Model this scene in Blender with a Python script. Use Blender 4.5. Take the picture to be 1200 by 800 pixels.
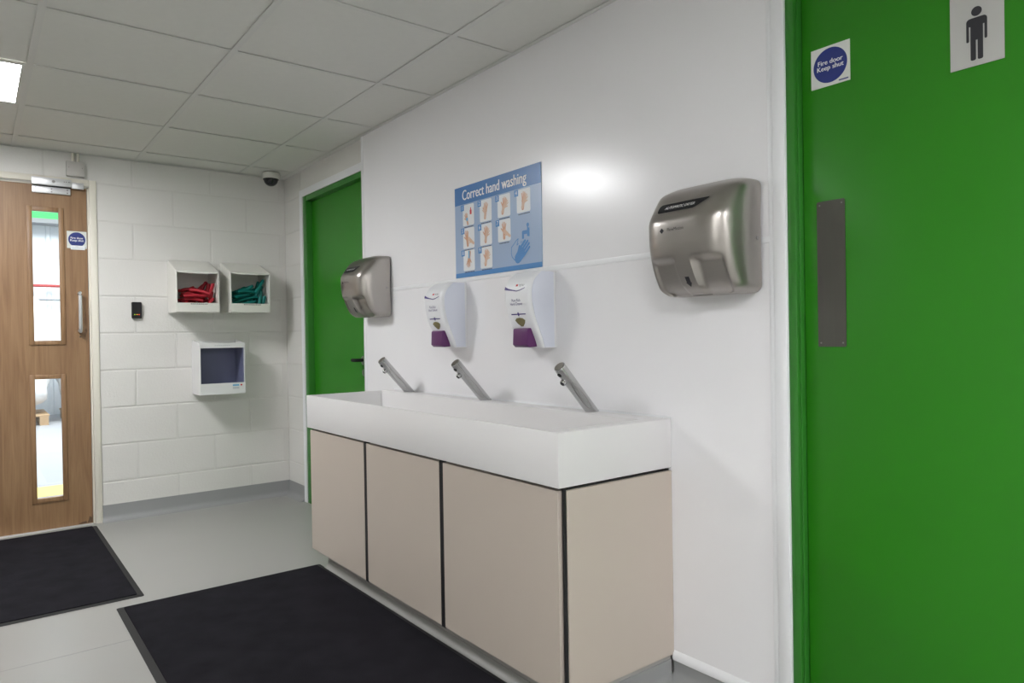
import bpy, bmesh, math, random
from mathutils import Matrix, Vector
for o in list(bpy.data.objects): bpy.data.objects.remove(o)
S = bpy.context.scene
C = S.collection
PI = math.pi
rnd = random.Random(7)

# ---------------------------------------------------------------- camera, world, exposure
CAMX, CAMZ, YAW, PITCH, ROLL, FPX = -1.7288, 1.0805, 0.656488, -0.007595, -0.016275, 820.69
fw = Vector((math.sin(YAW)*math.cos(PITCH), math.cos(YAW)*math.cos(PITCH), math.sin(PITCH)))
rt0 = Vector((math.cos(YAW), -math.sin(YAW), 0)); up0 = rt0.cross(fw)
rt = math.cos(ROLL)*rt0 + math.sin(ROLL)*up0
up = -math.sin(ROLL)*rt0 + math.cos(ROLL)*up0
cd = bpy.data.cameras.new('camera'); cam = bpy.data.objects.new('camera', cd); C.objects.link(cam)
cd.sensor_fit = 'HORIZONTAL'; cd.sensor_width = 36; cd.lens = FPX/1200*36; cd.clip_start = .02
m = Matrix((rt, up, -fw)).transposed().to_4x4(); m.translation = Vector((CAMX, 0, CAMZ))
cam.matrix_world = m
S.camera = cam
W = bpy.data.worlds.new('world'); S.world = W; W.use_nodes = True
W.node_tree.nodes['Background'].inputs[0].default_value = (.85, .92, 1, 1)
W.node_tree.nodes['Background'].inputs[1].default_value = .9
S.view_settings.view_transform = 'Standard'; S.view_settings.look = 'None'
S.view_settings.exposure = 0.0; S.view_settings.gamma = 1; S.view_settings.use_curve_mapping = False
LAMP = 46.0            # strength of the ceiling light panels

# ---------------------------------------------------------------- dimensions
H = 2.1976             # ceiling
YB = 4.85              # back wall
XB = .02               # block wall behind the panelling (panel face is x = 0)
YP = 3.589             # far end of the panelling
XL, YF = -4.6, -3.2    # unseen walls

# ---------------------------------------------------------------- materials
MATS = {}
def mat(name, col, rough=.5, metal=0, var=0, scale=8, bump=0, bscale=60, spec=.5, stretch=None, emit=0, coat=0, rvar=0, trans=0):
    if name in MATS: return MATS[name]
    M = bpy.data.materials.new(name); M.use_nodes = True
    nt = M.node_tree; b = nt.nodes['Principled BSDF']
    b.inputs['Base Color'].default_value = (*col, 1); b.inputs['Roughness'].default_value = rough
    b.inputs['Metallic'].default_value = metal; b.inputs['Specular IOR Level'].default_value = spec
    b.inputs['Coat Weight'].default_value = coat; b.inputs['Coat Roughness'].default_value = .08
    if trans: b.inputs['Transmission Weight'].default_value = trans
    if emit:
        b.inputs['Emission Color'].default_value = (*col, 1); b.inputs['Emission Strength'].default_value = emit
    tc = nt.nodes.new('ShaderNodeTexCoord'); mp = nt.nodes.new('ShaderNodeMapping')
    nt.links.new(tc.outputs['Object'], mp.inputs[0])
    if stretch: mp.inputs['Scale'].default_value = stretch
    if var or rvar:
        n = nt.nodes.new('ShaderNodeTexNoise'); n.inputs['Scale'].default_value = scale; n.inputs['Detail'].default_value = 6
        nt.links.new(mp.outputs[0], n.inputs[0])
    if var:
        r = nt.nodes.new('ShaderNodeMix'); r.data_type = 'RGBA'
        r.inputs[6].default_value = (*[c*(1-var) for c in col], 1); r.inputs[7].default_value = (*[min(1, c*(1+var)) for c in col], 1)
        nt.links.new(n.outputs[0], r.inputs[0]); nt.links.new(r.outputs[2], b.inputs['Base Color'])
    if rvar:
        mr = nt.nodes.new('ShaderNodeMapRange'); mr.inputs[3].default_value = rough-rvar; mr.inputs[4].default_value = rough+rvar
        nt.links.new(n.outputs[0], mr.inputs[0]); nt.links.new(mr.outputs[0], b.inputs['Roughness'])
    if bump:
        n2 = nt.nodes.new('ShaderNodeTexNoise'); n2.inputs['Scale'].default_value = bscale; n2.inputs['Detail'].default_value = 4
        nt.links.new(mp.outputs[0], n2.inputs[0])
        bp = nt.nodes.new('ShaderNodeBump'); bp.inputs['Strength'].default_value = bump; bp.inputs['Distance'].default_value = .002
        nt.links.new(n2.outputs[0], bp.inputs['Height']); nt.links.new(bp.outputs[0], b.inputs['Normal'])
    MATS[name] = M
    return M
def wood_mat():
    M = mat('oak_veneer', (.34, .19, .085), .45)
    nt = M.node_tree; b = nt.nodes['Principled BSDF']
    tc = nt.nodes.new('ShaderNodeTexCoord'); mp = nt.nodes.new('ShaderNodeMapping'); mp.inputs['Scale'].default_value = (9, 9, .55)
    nt.links.new(tc.outputs['Object'], mp.inputs[0])
    n = nt.nodes.new('ShaderNodeTexNoise'); n.inputs['Scale'].default_value = 3.2; n.inputs['Detail'].default_value = 8; n.inputs['Distortion'].default_value = 1.2
    nt.links.new(mp.outputs[0], n.inputs[0])
    mp2 = nt.nodes.new('ShaderNodeMapping'); mp2.inputs['Scale'].default_value = (160, 160, 4); nt.links.new(tc.outputs['Object'], mp2.inputs[0])
    n2 = nt.nodes.new('ShaderNodeTexNoise'); n2.inputs['Scale'].default_value = 1.5; n2.inputs['Detail'].default_value = 3; nt.links.new(mp2.outputs[0], n2.inputs[0])
    ad = nt.nodes.new('ShaderNodeMath'); ad.operation = 'MULTIPLY_ADD'; ad.inputs[1].default_value = .35
    nt.links.new(n2.outputs[0], ad.inputs[0]); nt.links.new(n.outputs[0], ad.inputs[2])
    cr = nt.nodes.new('ShaderNodeValToRGB'); e = cr.color_ramp.elements
    e[0].position = .42; e[0].color = (.19, .10, .046, 1); e[1].position = .92; e[1].color = (.315, .19, .094, 1)
    e2 = e.new(.66); e2.color = (.255, .145, .069, 1)
    nt.links.new(ad.outputs[0], cr.inputs[0]); nt.links.new(cr.outputs[0], b.inputs['Base Color'])
    return M
wood_mat()
mat('ceiling_tile', (.74, .74, .70), .9, var=.03, scale=30, bump=.15, bscale=300)
mat('ceiling_grid', (.70, .70, .67), .55)
mat('block_paint', (.70, .69, .66), .42, var=.03, scale=3, bump=.35, bscale=90)
mat('mortar_paint', (.68, .67, .64), .5, var=.04, scale=5, bump=.4, bscale=60)
mat('hygiene_panel', (.85, .845, .865), .215, var=.012, scale=2, bump=.02, bscale=25)
mat('white_trim', (.82, .83, .85), .3)
mat('cream_paint', (.74, .71, .62), .4, var=.05, scale=4)
mat('room_paint', (.78, .78, .75), .6)
mat('vinyl_floor', (.325, .322, .305), .38, var=.09, scale=2.2, rvar=.10, bump=.03, bscale=200)
mat('vinyl_coving', (.29, .295, .295), .4, var=.05, scale=4)
mat('mat_pile', (.0165, .0158, .0195), .95, spec=.05, var=.45, scale=9, bump=.9, bscale=420)
mat('mat_rubber', (.020, .020, .020), .7, spec=.3)
mat('green_paint', (.021, .200, .006), .36, spec=.42, var=.07, scale=1.6, bump=.05, bscale=140)
mat('green_gloss', (.028, .185, .02), .3, var=.05, scale=3)
mat('steel', (.41, .385, .36), .30, 1, var=.03, scale=40, stretch=(1, 1, 12))
mat('steel_plate', (.17, .165, .15), .36, 1, var=.08, scale=6, stretch=(14, 1, 1))
mat('chrome', (.50, .50, .50), .19, 1)
mat('alu', (.72, .73, .74), .38, .6)
mat('screw', (.35, .34, .33), .3, 1)
mat('black_plastic', (.012, .012, .014), .5, spec=.25)
mat('black_edge', (.010, .010, .012), .5)
mat('smoke_dome', (.012, .012, .016), .08)
mat('solid_surface', (.725, .715, .715), .33, var=.01, scale=2)
mat('laminate', (.52, .455, .395), .42, var=.02, scale=5)
mat('kick_grey', (.36, .35, .33), .35, var=.05, scale=4)
mat('soap_white', (.84, .85, .88), .28)
mat('soap_side', (.76, .79, .89), .3)
mat('purple', (.105, .018, .115), .3)
mat('purple_ink', (.05, .03, .20), .5)
mat('window_amber', (.20, .17, .08), .15)
mat('red_ink', (.6, .03, .04), .5)
mat('ink', (.02, .02, .025), .5)
mat('text_white', (.85, .85, .85), .5)
mat('sign_white', (.66, .68, .64), .4)
mat('sign_silver', (.45, .45, .43), .38, .0)
mat('sign_blue', (.018, .032, .19), .35)
mat('poster_light', (.34, .45, .63), .3)
mat('poster_blue', (.05, .18, .45), .3)
mat('poster_mid', (.075, .25, .56), .3)
mat('poster_card', (.78, .80, .82), .35)
mat('skin_print', (.66, .38, .25), .4)
mat('skin_print_pale', (.70, .50, .38), .4)
mat('paper_grey', (.55, .57, .60), .5)
mat('cyan_print', (.15, .45, .70), .4)
mat('box_white', (.74, .73, .68), .35)
mat('box_grey', (.50, .485, .46), .5)
mat('box_cool', (.76, .76, .76), .3)
mat('box_blue', (.155, .17, .28), .35)
mat('red_cloth', (.42, .015, .03), .6, var=.2, scale=30)
mat('teal_cloth', (.0, .17, .15), .55, var=.2, scale=30)
mat('led_red', (1, .06, .03), .4, emit=.5)
mat('led_green', (.5, .9, .05), .4, emit=.35)
mat('led_amber', (1, .55, .03), .4, emit=.45)
mat('light_panel', (.985, .985, 1), .5, emit=LAMP)
mat('glass', (.93, .97, .96), .0, trans=1)
mat('cladding', (.74, .78, .82), .5)
mat('outside_floor', (.31, .32, .34), .45, var=.12, scale=1.5)
mat('yellow_line', (.85, .66, .12), .5, var=.06, scale=6)
mat('beam_green', (.03, .42, .10), .5)
mat('grey_steel', (.20, .21, .22), .5)
mat('red_pipe', (.36, .02, .02), .5)
mat('bag_white', (.80, .80, .80), .6, var=.05, scale=6)
mat('pallet_wood', (.42, .28, .16), .8)
mat('dirt', (.10, .062, .035), .8)

# ---------------------------------------------------------------- mesh helpers
def new(name, me, mt, parent=None, loc=(0, 0, 0), rz=0):
    o = bpy.data.objects.new(name, me); C.objects.link(o)
    if mt and not me.materials: me.materials.append(MATS[mt])
    o.location = loc; o.rotation_euler = (0, 0, rz)
    if parent: o.parent = parent
    return o
def fin(bm, name, smooth=False):
    bmesh.ops.recalc_face_normals(bm, faces=bm.faces)
    me = bpy.data.meshes.new(name); bm.to_mesh(me); bm.free()
    if smooth:
        for p in me.polygons: p.use_smooth = True
    return me
def autosm(me, ang=35):
    for p in me.polygons: p.use_smooth = True
    me.set_sharp_from_angle(angle=math.radians(ang))
    return me
def bmbox(bm, a, b, bev=0, seg=2):
    x0, y0, z0 = a; x1, y1, z1 = b
    v = [bm.verts.new(p) for p in ((x0, y0, z0), (x1, y0, z0), (x1, y1, z0), (x0, y1, z0), (x0, y0, z1), (x1, y0, z1), (x1, y1, z1), (x0, y1, z1))]
    f = [bm.faces.new([v[i] for i in q]) for q in ((0, 3, 2, 1), (4, 5, 6, 7), (0, 1, 5, 4), (1, 2, 6, 5), (2, 3, 7, 6), (3, 0, 4, 7))]
    if bev:
        es = set(e for q in f for e in q.edges)
        bmesh.ops.bevel(bm, geom=list(es), offset=bev, segments=seg, profile=.5, affect='EDGES')
def box(name, a, b, mt, parent=None, bev=0, seg=2):
    bm = bmesh.new(); bmbox(bm, a, b, bev, seg)
    me = fin(bm, name)
    if bev: autosm(me, 40)
    return new(name, me, mt, parent)
def boxes(name, lst, mt, parent=None, bev=0):
    bm = bmesh.new()
    for a, b in lst: bmbox(bm, a, b, bev)
    me = fin(bm, name)
    if bev: autosm(me, 40)
    return new(name, me, mt, parent)
def prism(name, pts, y0, y1, mt, parent=None, axis='y', smooth=False, bev=0):
    """closed outline; axis y: pts are (x,z) swept y0..y1; x: pts (y,z) swept in x; z: pts (x,y)."""
    bm = bmesh.new()
    def P(a, b, t): return {'y': (a, t, b), 'x': (t, a, b), 'z': (a, b, t)}[axis]
    A = [bm.verts.new(P(p[0], p[1], y0)) for p in pts]; B = [bm.verts.new(P(p[0], p[1], y1)) for p in pts]
    n = len(pts)
    bm.faces.new(A); bm.faces.new(B[::-1])
    for i in range(n): bm.faces.new((A[i], A[(i+1) % n], B[(i+1) % n], B[i]))
    if bev:
        es = [e for e in bm.edges]
        bmesh.ops.bevel(bm, geom=es, offset=bev, segments=2, profile=.5, affect='EDGES')
    me = fin(bm, name)
    if smooth or bev: autosm(me, 40)
    return new(name, me, mt, parent)
def cyl(name, p0, p1, r0, mt, parent=None, r1=None, seg=24, bev=0):
    r1 = r0 if r1 is None else r1
    p0, p1 = Vector(p0), Vector(p1); d = (p1-p0)
    bm = bmesh.new()
    bmesh.ops.create_cone(bm, cap_ends=True, segments=seg, radius1=r0, radius2=r1, depth=d.length)
    if bev:
        es = [e for e in bm.edges if len(e.link_faces) == 2 and any(len(f.verts) > 4 for f in e.link_faces)]
        bmesh.ops.bevel(bm, geom=es, offset=bev, segments=2, profile=.5, affect='EDGES')
    M = d.to_track_quat('Z', 'Y').to_matrix().to_4x4(); M.translation = (p0+p1)/2
    bm.transform(M)
    return new(name, autosm(fin(bm, name), 40), mt, parent)
def tube(name, pts, r, mt, parent=None, seg=10, flat=1.0, taper=None):
    bm = bmesh.new(); rings = []
    pts = [Vector(p) for p in pts]; n = len(pts)
    for i, p in enumerate(pts):
        t = (pts[min(i+1, n-1)]-pts[max(i-1, 0)]).normalized()
        a = t.cross(Vector((0, 0, 1)) if abs(t.z) < .95 else Vector((0, 1, 0))).normalized(); b = t.cross(a)
        k = r*(taper[i] if taper else 1)
        rings.append([bm.verts.new(p+a*math.cos(2*PI*j/seg)*k+b*math.sin(2*PI*j/seg)*k*flat) for j in range(seg)])
    for i in range(n-1):
        for j in range(seg): bm.faces.new((rings[i][j], rings[i][(j+1) % seg], rings[i+1][(j+1) % seg], rings[i+1][j]))
    bm.faces.new(rings[0]); bm.faces.new(rings[-1])
    return new(name, autosm(fin(bm, name), 60), mt, parent)
def text(name, s, size, mt, parent, loc, align='CENTER', wrap=None, squeeze=1.0, bold=0, shear=0):
    """flat print: letters in the local XZ plane facing -Y; wrap(x, z) -> y lays them on a curved face"""
    cu = bpy.data.curves.new(name, 'FONT'); cu.body = s; cu.size = size; cu.align_x = align; cu.align_y = 'CENTER'
    cu.shear = shear; cu.space_line = .85; cu.resolution_u = 3
    t = bpy.data.objects.new(name, cu); C.objects.link(t)
    bpy.context.view_layer.update()
    me = bpy.data.meshes.new_from_object(t.evaluated_get(bpy.context.evaluated_depsgraph_get()))
    bpy.data.objects.remove(t); me.materials.clear()
    vs = [tuple(v.co) for v in me.vertices]; fs = [tuple(p.vertices) for p in me.polygons]
    V, F = [], []
    for k, dx in enumerate((0, -bold, bold) if bold else (0,)):     # heavier strokes: shifted copies of the letters
        b0 = len(V)
        for c in vs:
            x, z = loc[0]+c[0]*squeeze+dx, loc[2]+c[1]
            V.append((x, (wrap(x, z) if wrap else loc[1])-k*.00005, z))
        F += [tuple(i+b0 for i in f) for f in fs]
    me = bpy.data.meshes.new(name); me.from_pydata(V, [], F)
    return new(name, me, mt, parent)
def thing(name, label, cat, loc=(0, 0, 0), rz=0, group=None):
    o = bpy.data.objects.new(name, None); C.objects.link(o); o.empty_display_size = .1
    o.location = loc; o.rotation_euler = (0, 0, rz)
    return tag(o, label, cat, group)
def tag(o, label, cat, group=None):
    o['label'] = label; o['category'] = cat
    if group: o['group'] = group
    return o
def struct(o, label=None):
    o['kind'] = 'structure'
    if label: o['label'] = label
    return o
def sempty(name, label, loc=(0, 0, 0), rz=0):
    o = bpy.data.objects.new(name, None); C.objects.link(o); o.location = loc; o.rotation_euler = (0, 0, rz)
    return struct(o, label)
def sstep(a, b, x):
    t = max(0, min(1, (x-a)/(b-a))); return t*t*(3-2*t)
def interp(tab, x):
    for (a, b), (c, d) in zip(tab, tab[1:]):
        if x <= c:
            return b+(d-b)*max(0, (x-a)/(c-a))
    return tab[-1][1]
def disc(cx, cz, rx, rz=None, n=32, a0=0, a1=2*PI):
    rz = rz or rx
    return [(cx+rx*math.cos(a0+(a1-a0)*i/n), cz+rz*math.sin(a0+(a1-a0)*i/n)) for i in range(n)]
def rrect(x0, z0, x1, z1, r, n=5):
    out = []
    for cx, cz, a in ((x1-r, z1-r, 0), (x0+r, z1-r, PI/2), (x0+r, z0+r, PI), (x1-r, z0+r, 1.5*PI)):
        out += [(cx+r*math.cos(a+PI/2*i/n), cz+r*math.sin(a+PI/2*i/n)) for i in range(n+1)]
    return out
def capsule(x0, z0, x1, z1, r0, r1=None, n=7):
    r1 = r1 or r0; a = math.atan2(z1-z0, x1-x0)
    return [(x1+r1*math.cos(a-PI/2+PI*i/n), z1+r1*math.sin(a-PI/2+PI*i/n)) for i in range(n+1)] + \
           [(x0+r0*math.cos(a+PI/2+PI*i/n), z0+r0*math.sin(a+PI/2+PI*i/n)) for i in range(n+1)]
def flats(name, polys, y, mt, parent):
    """flat print made of several outlines in XZ at depth y (joined: one printed mark)"""
    bm = bmesh.new()
    for i, p in enumerate(polys): bm.faces.new([bm.verts.new((a, y-i*.00004, b)) for a, b in p])
    bm.normal_update()
    for f in bm.faces:
        if f.normal.y > 0: f.normal_flip()
    me = bpy.data.meshes.new(name); bm.to_mesh(me); bm.free()
    return new(name, me, mt, parent)

# ================================================================ THE SETTING
# ---- floor
fl = struct(box('floor', (XL, YF, -.06), (.16, YB+.04, 0), 'vinyl_floor'), 'pale grey vinyl floor')
for y in (2.868, .9): box('weld_seam', (XL, y-.0015, 0), (-.02, y+.0015, .0004), 'vinyl_coving', fl)
# ---- ceiling: tees + individual tiles
ce = struct(box('ceiling', (XL-.1, YF-.1, H+.05), (.16, YB+.1, H+.08), 'ceiling_tile'), 'suspended ceiling of off-white square tiles in a metal grid')
XS = [XB, -.2914] + [-.2914-.6175*i for i in range(1, 8)]
XS = [x for x in XS if x > XL] + [XL]
YS = [YF] + [2.1995+.6*i for i in range(-8, 5)] + [YB]
XS = sorted(XS); TEE = .012
for x in XS[1:-1]: box('main_tee', (x-TEE, YF, H), (x+TEE, YB, H+.002), 'ceiling_grid', ce)
for y in YS[1:-1]:
    for x0, x1 in zip(XS, XS[1:]):
        box('cross_tee', (x0+TEE, y-TEE, H+.0006), (x1-TEE, y+TEE, H+.0025), 'ceiling_grid', ce)
box('wall_angle', (XL, YB-.02, H), (XB, YB, H+.002), 'ceiling_grid', ce)
box('wall_angle', (-.02, YP, H), (XB, YB-.02, H+.002), 'ceiling_grid', ce)
box('wall_angle', (-.02, YF, H), (0, YP, H+.002), 'ceiling_grid', ce)
LIGHTS = [(-1.8353, 3.6995), (-1.8353, -.5005), (-3.688, -.5005), (-.6003, -1.7005)]
tm = {}
for x0, x1 in zip(XS, XS[1:]):
    for y0, y1 in zip(YS, YS[1:]):
        cx, cy, w, d = (x0+x1)/2, (y0+y1)/2, x1-x0, y1-y0
        if any(abs(cx-a) < .05 and abs(cy-b) < .05 for a, b in LIGHTS): continue
        k = (round(w, 3), round(d, 3))
        if k not in tm:
            bm = bmesh.new(); bmbox(bm, (-w/2+.004, -d/2+.004, 0), (w/2-.004, d/2-.004, .012)); tm[k] = fin(bm, 'tile')
        new('tile', tm[k], 'ceiling_tile', ce, (cx, cy, H+.0045+rnd.uniform(0, .0012)))
# ---- light panels (first is in view; the rest are assumed, added to light the room)
for i, (x, y) in enumerate(LIGHTS):
    lab = ['glowing square LED panel in the ceiling by the wooden door', 'assumed glowing LED ceiling panel, unseen above the camera', 'assumed glowing LED ceiling panel, unseen far left beside the camera', 'assumed glowing LED ceiling panel, unseen beside the right wall behind the camera'][i]
    t = thing('ceiling_light', lab, 'light', (x, y, H), 0, 'LED panels in the ceiling')
    a = .290
    boxes('frame', [((-.30, -.289, .001), (-a+.008, .289, .012)), ((a-.008, -.289, .001), (.30, .289, .012)), ((-a+.008, -.289, .001), (a-.008, -.272, .012)), ((-a+.008, .272, .001), (a-.008, .289, .012))], 'ceiling_grid', t)
    box('diffuser', (-a+.008, -.272, .003), (a-.008, .272, .010), 'light_panel', t)
# ---- blocks
bmesh_cache = {}
def block(parent, w, h, axis, loc):
    """painted block: face with softened edges standing proud of the joint; axis 'y' faces -y, 'x' faces -x"""
    k = (round(w, 3), round(h, 3), axis)
    if k not in bmesh_cache:
        bm = bmesh.new(); e = .005; q = .0026
        F = [(-w/2+e, -q, -h/2+e), (w/2-e, -q, -h/2+e), (w/2-e, -q, h/2-e), (-w/2+e, -q, h/2-e)]
        G = [(-w/2+.001, -q*.55, -h/2+.001), (w/2-.001, -q*.55, -h/2+.001), (w/2-.001, -q*.55, h/2-.001), (-w/2+.001, -q*.55, h/2-.001)]
        K = [(a, .012, c) for a, b, c in G]
        vs = [[bm.verts.new(p if axis == 'y' else (p[1], -p[0], p[2])) for p in r] for r in (F, G, K)]
        bm.faces.new(vs[0])
        for r, s in ((0, 1), (1, 2)):
            for i in range(4): bm.faces.new((vs[r][i], vs[r][(i+1) % 4], vs[s][(i+1) % 4], vs[s][i]))
        bmesh_cache[k] = fin(bm, 'block')
    return new('block', bmesh_cache[k], 'block_paint', parent, loc)
COURSE = [0, .012, .237, .462, .687, .912, 1.137, 1.362, 1.587, 1.812, 2.037, H+.04]
JT = .0055
DX0, DX1, DZ = -2.10, -1.128, 2.028      # wooden door opening (outside of its architrave)
wb = struct(boxes('wall_back', [((XL-.1, YB, 0), (DX0+.03, YB+.1, H+.05)), ((DX0+.03, YB, DZ-.02), (DX1-.03, YB+.1, H+.05)), ((DX1-.03, YB, 0), (.16, YB+.1, H+.05))], 'mortar_paint'), 'white painted concrete block wall')
for r in range(1, len(COURSE)-1):
    z0, z1 = COURSE[r]+JT/2, min(COURSE[r+1]-JT/2, H+.03)
    off = -.93 if (r % 2 == 0) else -.70
    js = sorted([off+.455*k for k in range(-9, 3)])
    for a, b in zip(js, js[1:]):
        x0, x1 = max(a+JT/2, XL), min(b-JT/2, XB-.002)
        spans = [(x0, x1)]
        if z0 < DZ:
            spans = []
            if x0 < DX0: spans.append((x0, min(x1, DX0)))
            if x1 > DX1: spans.append((max(x0, DX1), x1))
            if z1 > DZ and x0 < DX1 and x1 > DX0:
                zz = DZ+.002
                block(wb, min(x1, DX1)-max(x0, DX0), z1-zz, 'y', ((min(x1, DX1)+max(x0, DX0))/2, YB, (z1+zz)/2))
        for p, q in spans:
            if q-p > .02: block(wb, q-p, z1-z0, 'y', ((p+q)/2, YB-rnd.uniform(0, .0012), (z0+z1)/2))
# ---- right wall: block part with far door, panelled part with near door
FD0, FD1, FDZ = 3.58, 4.506, 2.022       # far green door, outer frame (y near, y far, top)
ND0, ND1, NDZ = .02, 1.030, 2.06         # near green door, outer frame
wr = struct(boxes('wall_right', [((XB, FD1, 0), (XB+.12, YB+.1, H+.05)), ((XB, FD0, FDZ), (XB+.12, FD1, H+.05)),
        ((XB, ND1, 0), (XB+.12, FD0, H+.05)), ((XB, ND0, NDZ), (XB+.12, ND1, H+.05)), ((XB, YF-.1, 0), (XB+.12, ND0, H+.05))], 'mortar_paint'), 'white wall, part block, part smooth hygiene panelling')
AR = .045                                 # white architrave of the far door
for r in range(1, len(COURSE)-1):
    z0, z1 = COURSE[r]+JT/2, min(COURSE[r+1]-JT/2, H+.03)
    y0, y1 = FD1+AR, YB-.003
    if z0 < FDZ+AR:
        block(wr, y1-y0, z1-z0, 'x', (XB, (y0+y1)/2, (z0+z1)/2))
        if z1 > FDZ+AR:
            zz = FDZ+AR+.002
            block(wr, y0-YP-.002, z1-zz, 'x', (XB, (y0+YP)/2, (z1+zz)/2))
    else:
        for a, b in ((YP+.002, 4.05), (4.05+JT, y1)): block(wr, b-a, z1-z0, 'x', (XB, (a+b)/2, (z0+z1)/2))
ZJ = 1.3235
PY0 = 1.082
def panel(a, b, z0, z1): return box('panel', (0, a, z0), (XB+.001, b, z1), 'hygiene_panel', wr, .0008, 1)
panel(PY0, YP-.002, .083, ZJ+.002); panel(PY0, YP-.002, ZJ+.016, H+.04)
panel(YF, ND0-.05, .083, ZJ+.002); panel(YF, ND0-.05, ZJ+.016, H+.04)
panel(ND0-.05, PY0, NDZ+.05, H+.04)
for a, b in ((PY0, YP-.002), (YF, ND0-.05)):
    prism('joint_strip', [(-.0004, ZJ), (-.0022, ZJ+.001), (-.0032, ZJ+.009), (-.0022, ZJ+.0175), (-.0004, ZJ+.0185), (.01, ZJ+.0185), (.01, ZJ)], a, b, 'white_trim', wr, smooth=True)
prism('corner_trim', [(-.0015, YP-.022), (-.0022, YP-.012), (-.0022, YP), (XB+.002, YP), (XB+.002, YP-.003), (.004, YP-.022)], .07, H, 'white_trim', wr, axis='z')
prism('edge_trim', [(-.001, 1.070), (-.003, 1.074), (-.003, 1.080), (-.001, 1.086), (.008, 1.086), (.008, 1.070)], .06, H, 'white_trim', wr, axis='z', smooth=True)
# white cover strip above the coving on the panelled wall
for a, b in ((ND1+.045, 1.4335), (3.25, YP)):
    prism('capping', [(.004, .060), (-.009, .060), (-.011, .066), (-.006, .082), (-.001, .088), (.004, .088)], a, b, 'white_trim', wr, smooth=True)
# unseen walls
struct(box('wall_left', (XL-.1, YF, 0), (XL, YB, H+.05), 'room_paint'), 'plain white wall to the left of the frame')
struct(box('wall_front', (XL-.1, YF-.1, 0), (.16, YF, H+.05), 'room_paint'), 'plain white wall behind the camera')
# ---- coved skirting
def cove(h, t=.006, r=.035):
    p = [(0, 0), (0, h), (-t, h)]
    for i in range(7):
        a = PI/2*i/6
        p.append((-t-r*(1-math.cos(a)), .0012+r*(1-math.sin(a))))
    p += [(-t-r-.004, 0)]
    return p
cv = cove(.101)
o = prism('baseboard_back', [(y+YB, z) for y, z in cv], DX1, XB, 'vinyl_coving', axis='x', smooth=True); struct(o, 'grey coved vinyl skirting under the block wall')
o = prism('baseboard_right', [(x+XB, z) for x, z in cv], FD1+AR, YB, 'vinyl_coving', axis='y', smooth=True); struct(o, 'short grey coved skirting between corner and far green door')
cv2 = cove(.062, .004, .03)
o = prism('baseboard_panel', [(x, z) for x, z in cv2], ND1+.045, 1.4335, 'vinyl_coving', axis='y', smooth=True); struct(o, 'grey coved skirting between vanity and near green door')
o = prism('baseboard_left', [(XL-x, z) for x, z in cv], YF, YB, 'vinyl_coving', axis='y', smooth=True); struct(o)

# ---- door_1: oak veneer fire door with two slot windows
d1 = sempty('door_1', 'oak veneer fire door with two narrow glazed slots', (-1.175, YB, 0))
LW = .86
slots = [(-.275, -.139, 1.095, 1.850), (-.277, -.144, .186, .880)]
g = .0
bmx = bmesh.new()
for a, b, c, d in ((-LW, -.2755, .006, 1.998), (-.1405, 0, .006, 1.998)): bmbox(bmx, (a, .006, c), (b, .05, d))
for c, d in ((.006, .186), (.880, 1.095), (1.850, 1.998)): bmbox(bmx, (-.2755, .006, c), (-.1405, .05, d))
new('leaf', fin(bmx, 'leaf'), 'oak_veneer', d1)
for x0, x1, z0, z1 in slots:
    w = .022
    for nm, a, b in (('glazing_bead', (x0-w, -.002, z0-w), (x0+.004, .012, z1+w)), ('glazing_bead', (x1-.004, -.002, z0-w), (x1+w, .012, z1+w)),
                     ('glazing_bead', (x0+.004, -.002, z0-w), (x1-.004, .012, z0+.004)), ('glazing_bead', (x0+.004, -.002, z1-.004), (x1-.004, .012, z1+w))):
        box(nm, a, b, 'oak_veneer', d1, .003)
    box('pane', (x0, .024, z0), (x1, .030, z1), 'glass', d1)
# frame: jambs, head, architrave
boxes('stop', [((.003, .012, 0), (.022, .10, 2.02)), ((-LW-.022, .012, 0), (-LW-.003, .10, 2.02)), ((-LW-.022, .012, 2.001), (.022, .10, 2.024))], 'cream_paint', d1)
box('architrave', (.012, -.012, 0), (.050, .02, 2.05), 'cream_paint', d1, .003)
box('architrave', (-LW-.050, -.012, 0), (-LW-.012, .02, 2.05), 'cream_paint', d1, .003)
box('architrave', (-LW-.012, -.012, 2.012), (.012, .02, 2.05), 'cream_paint', d1, .003)
box('threshold', (-LW, -.02, 0), (.0, .06, .006), 'alu', d1, .002)
ph = tube('pull_handle', [(-.048, .006, 1.372), (-.048, -.042, 1.376), (-.048, -.050, 1.362), (-.048, -.050, 1.168), (-.048, -.042, 1.150), (-.048, .006, 1.154)], .0095, 'alu', d1, 12)
ph['label'] = 'satin aluminium D-shaped pull handle'
prism('escutcheon', disc(-.044, 1.125, .034), .003, .007, 'oak_veneer', d1)
cyl('keyhole', (-.046, .0035, 1.118), (-.046, .0015, 1.118), .004, 'ink', d1, seg=12)
# scuffed corner at the foot of the door
flats('scuff', [[(-.03, .010), (-.002, .010), (-.002, .065), (-.008, .038), (-.016, .05), (-.022, .026)], [(-.075, .008), (-.03, .010), (-.034, .022), (-.06, .018)]], .0054, 'dirt', d1)

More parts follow.
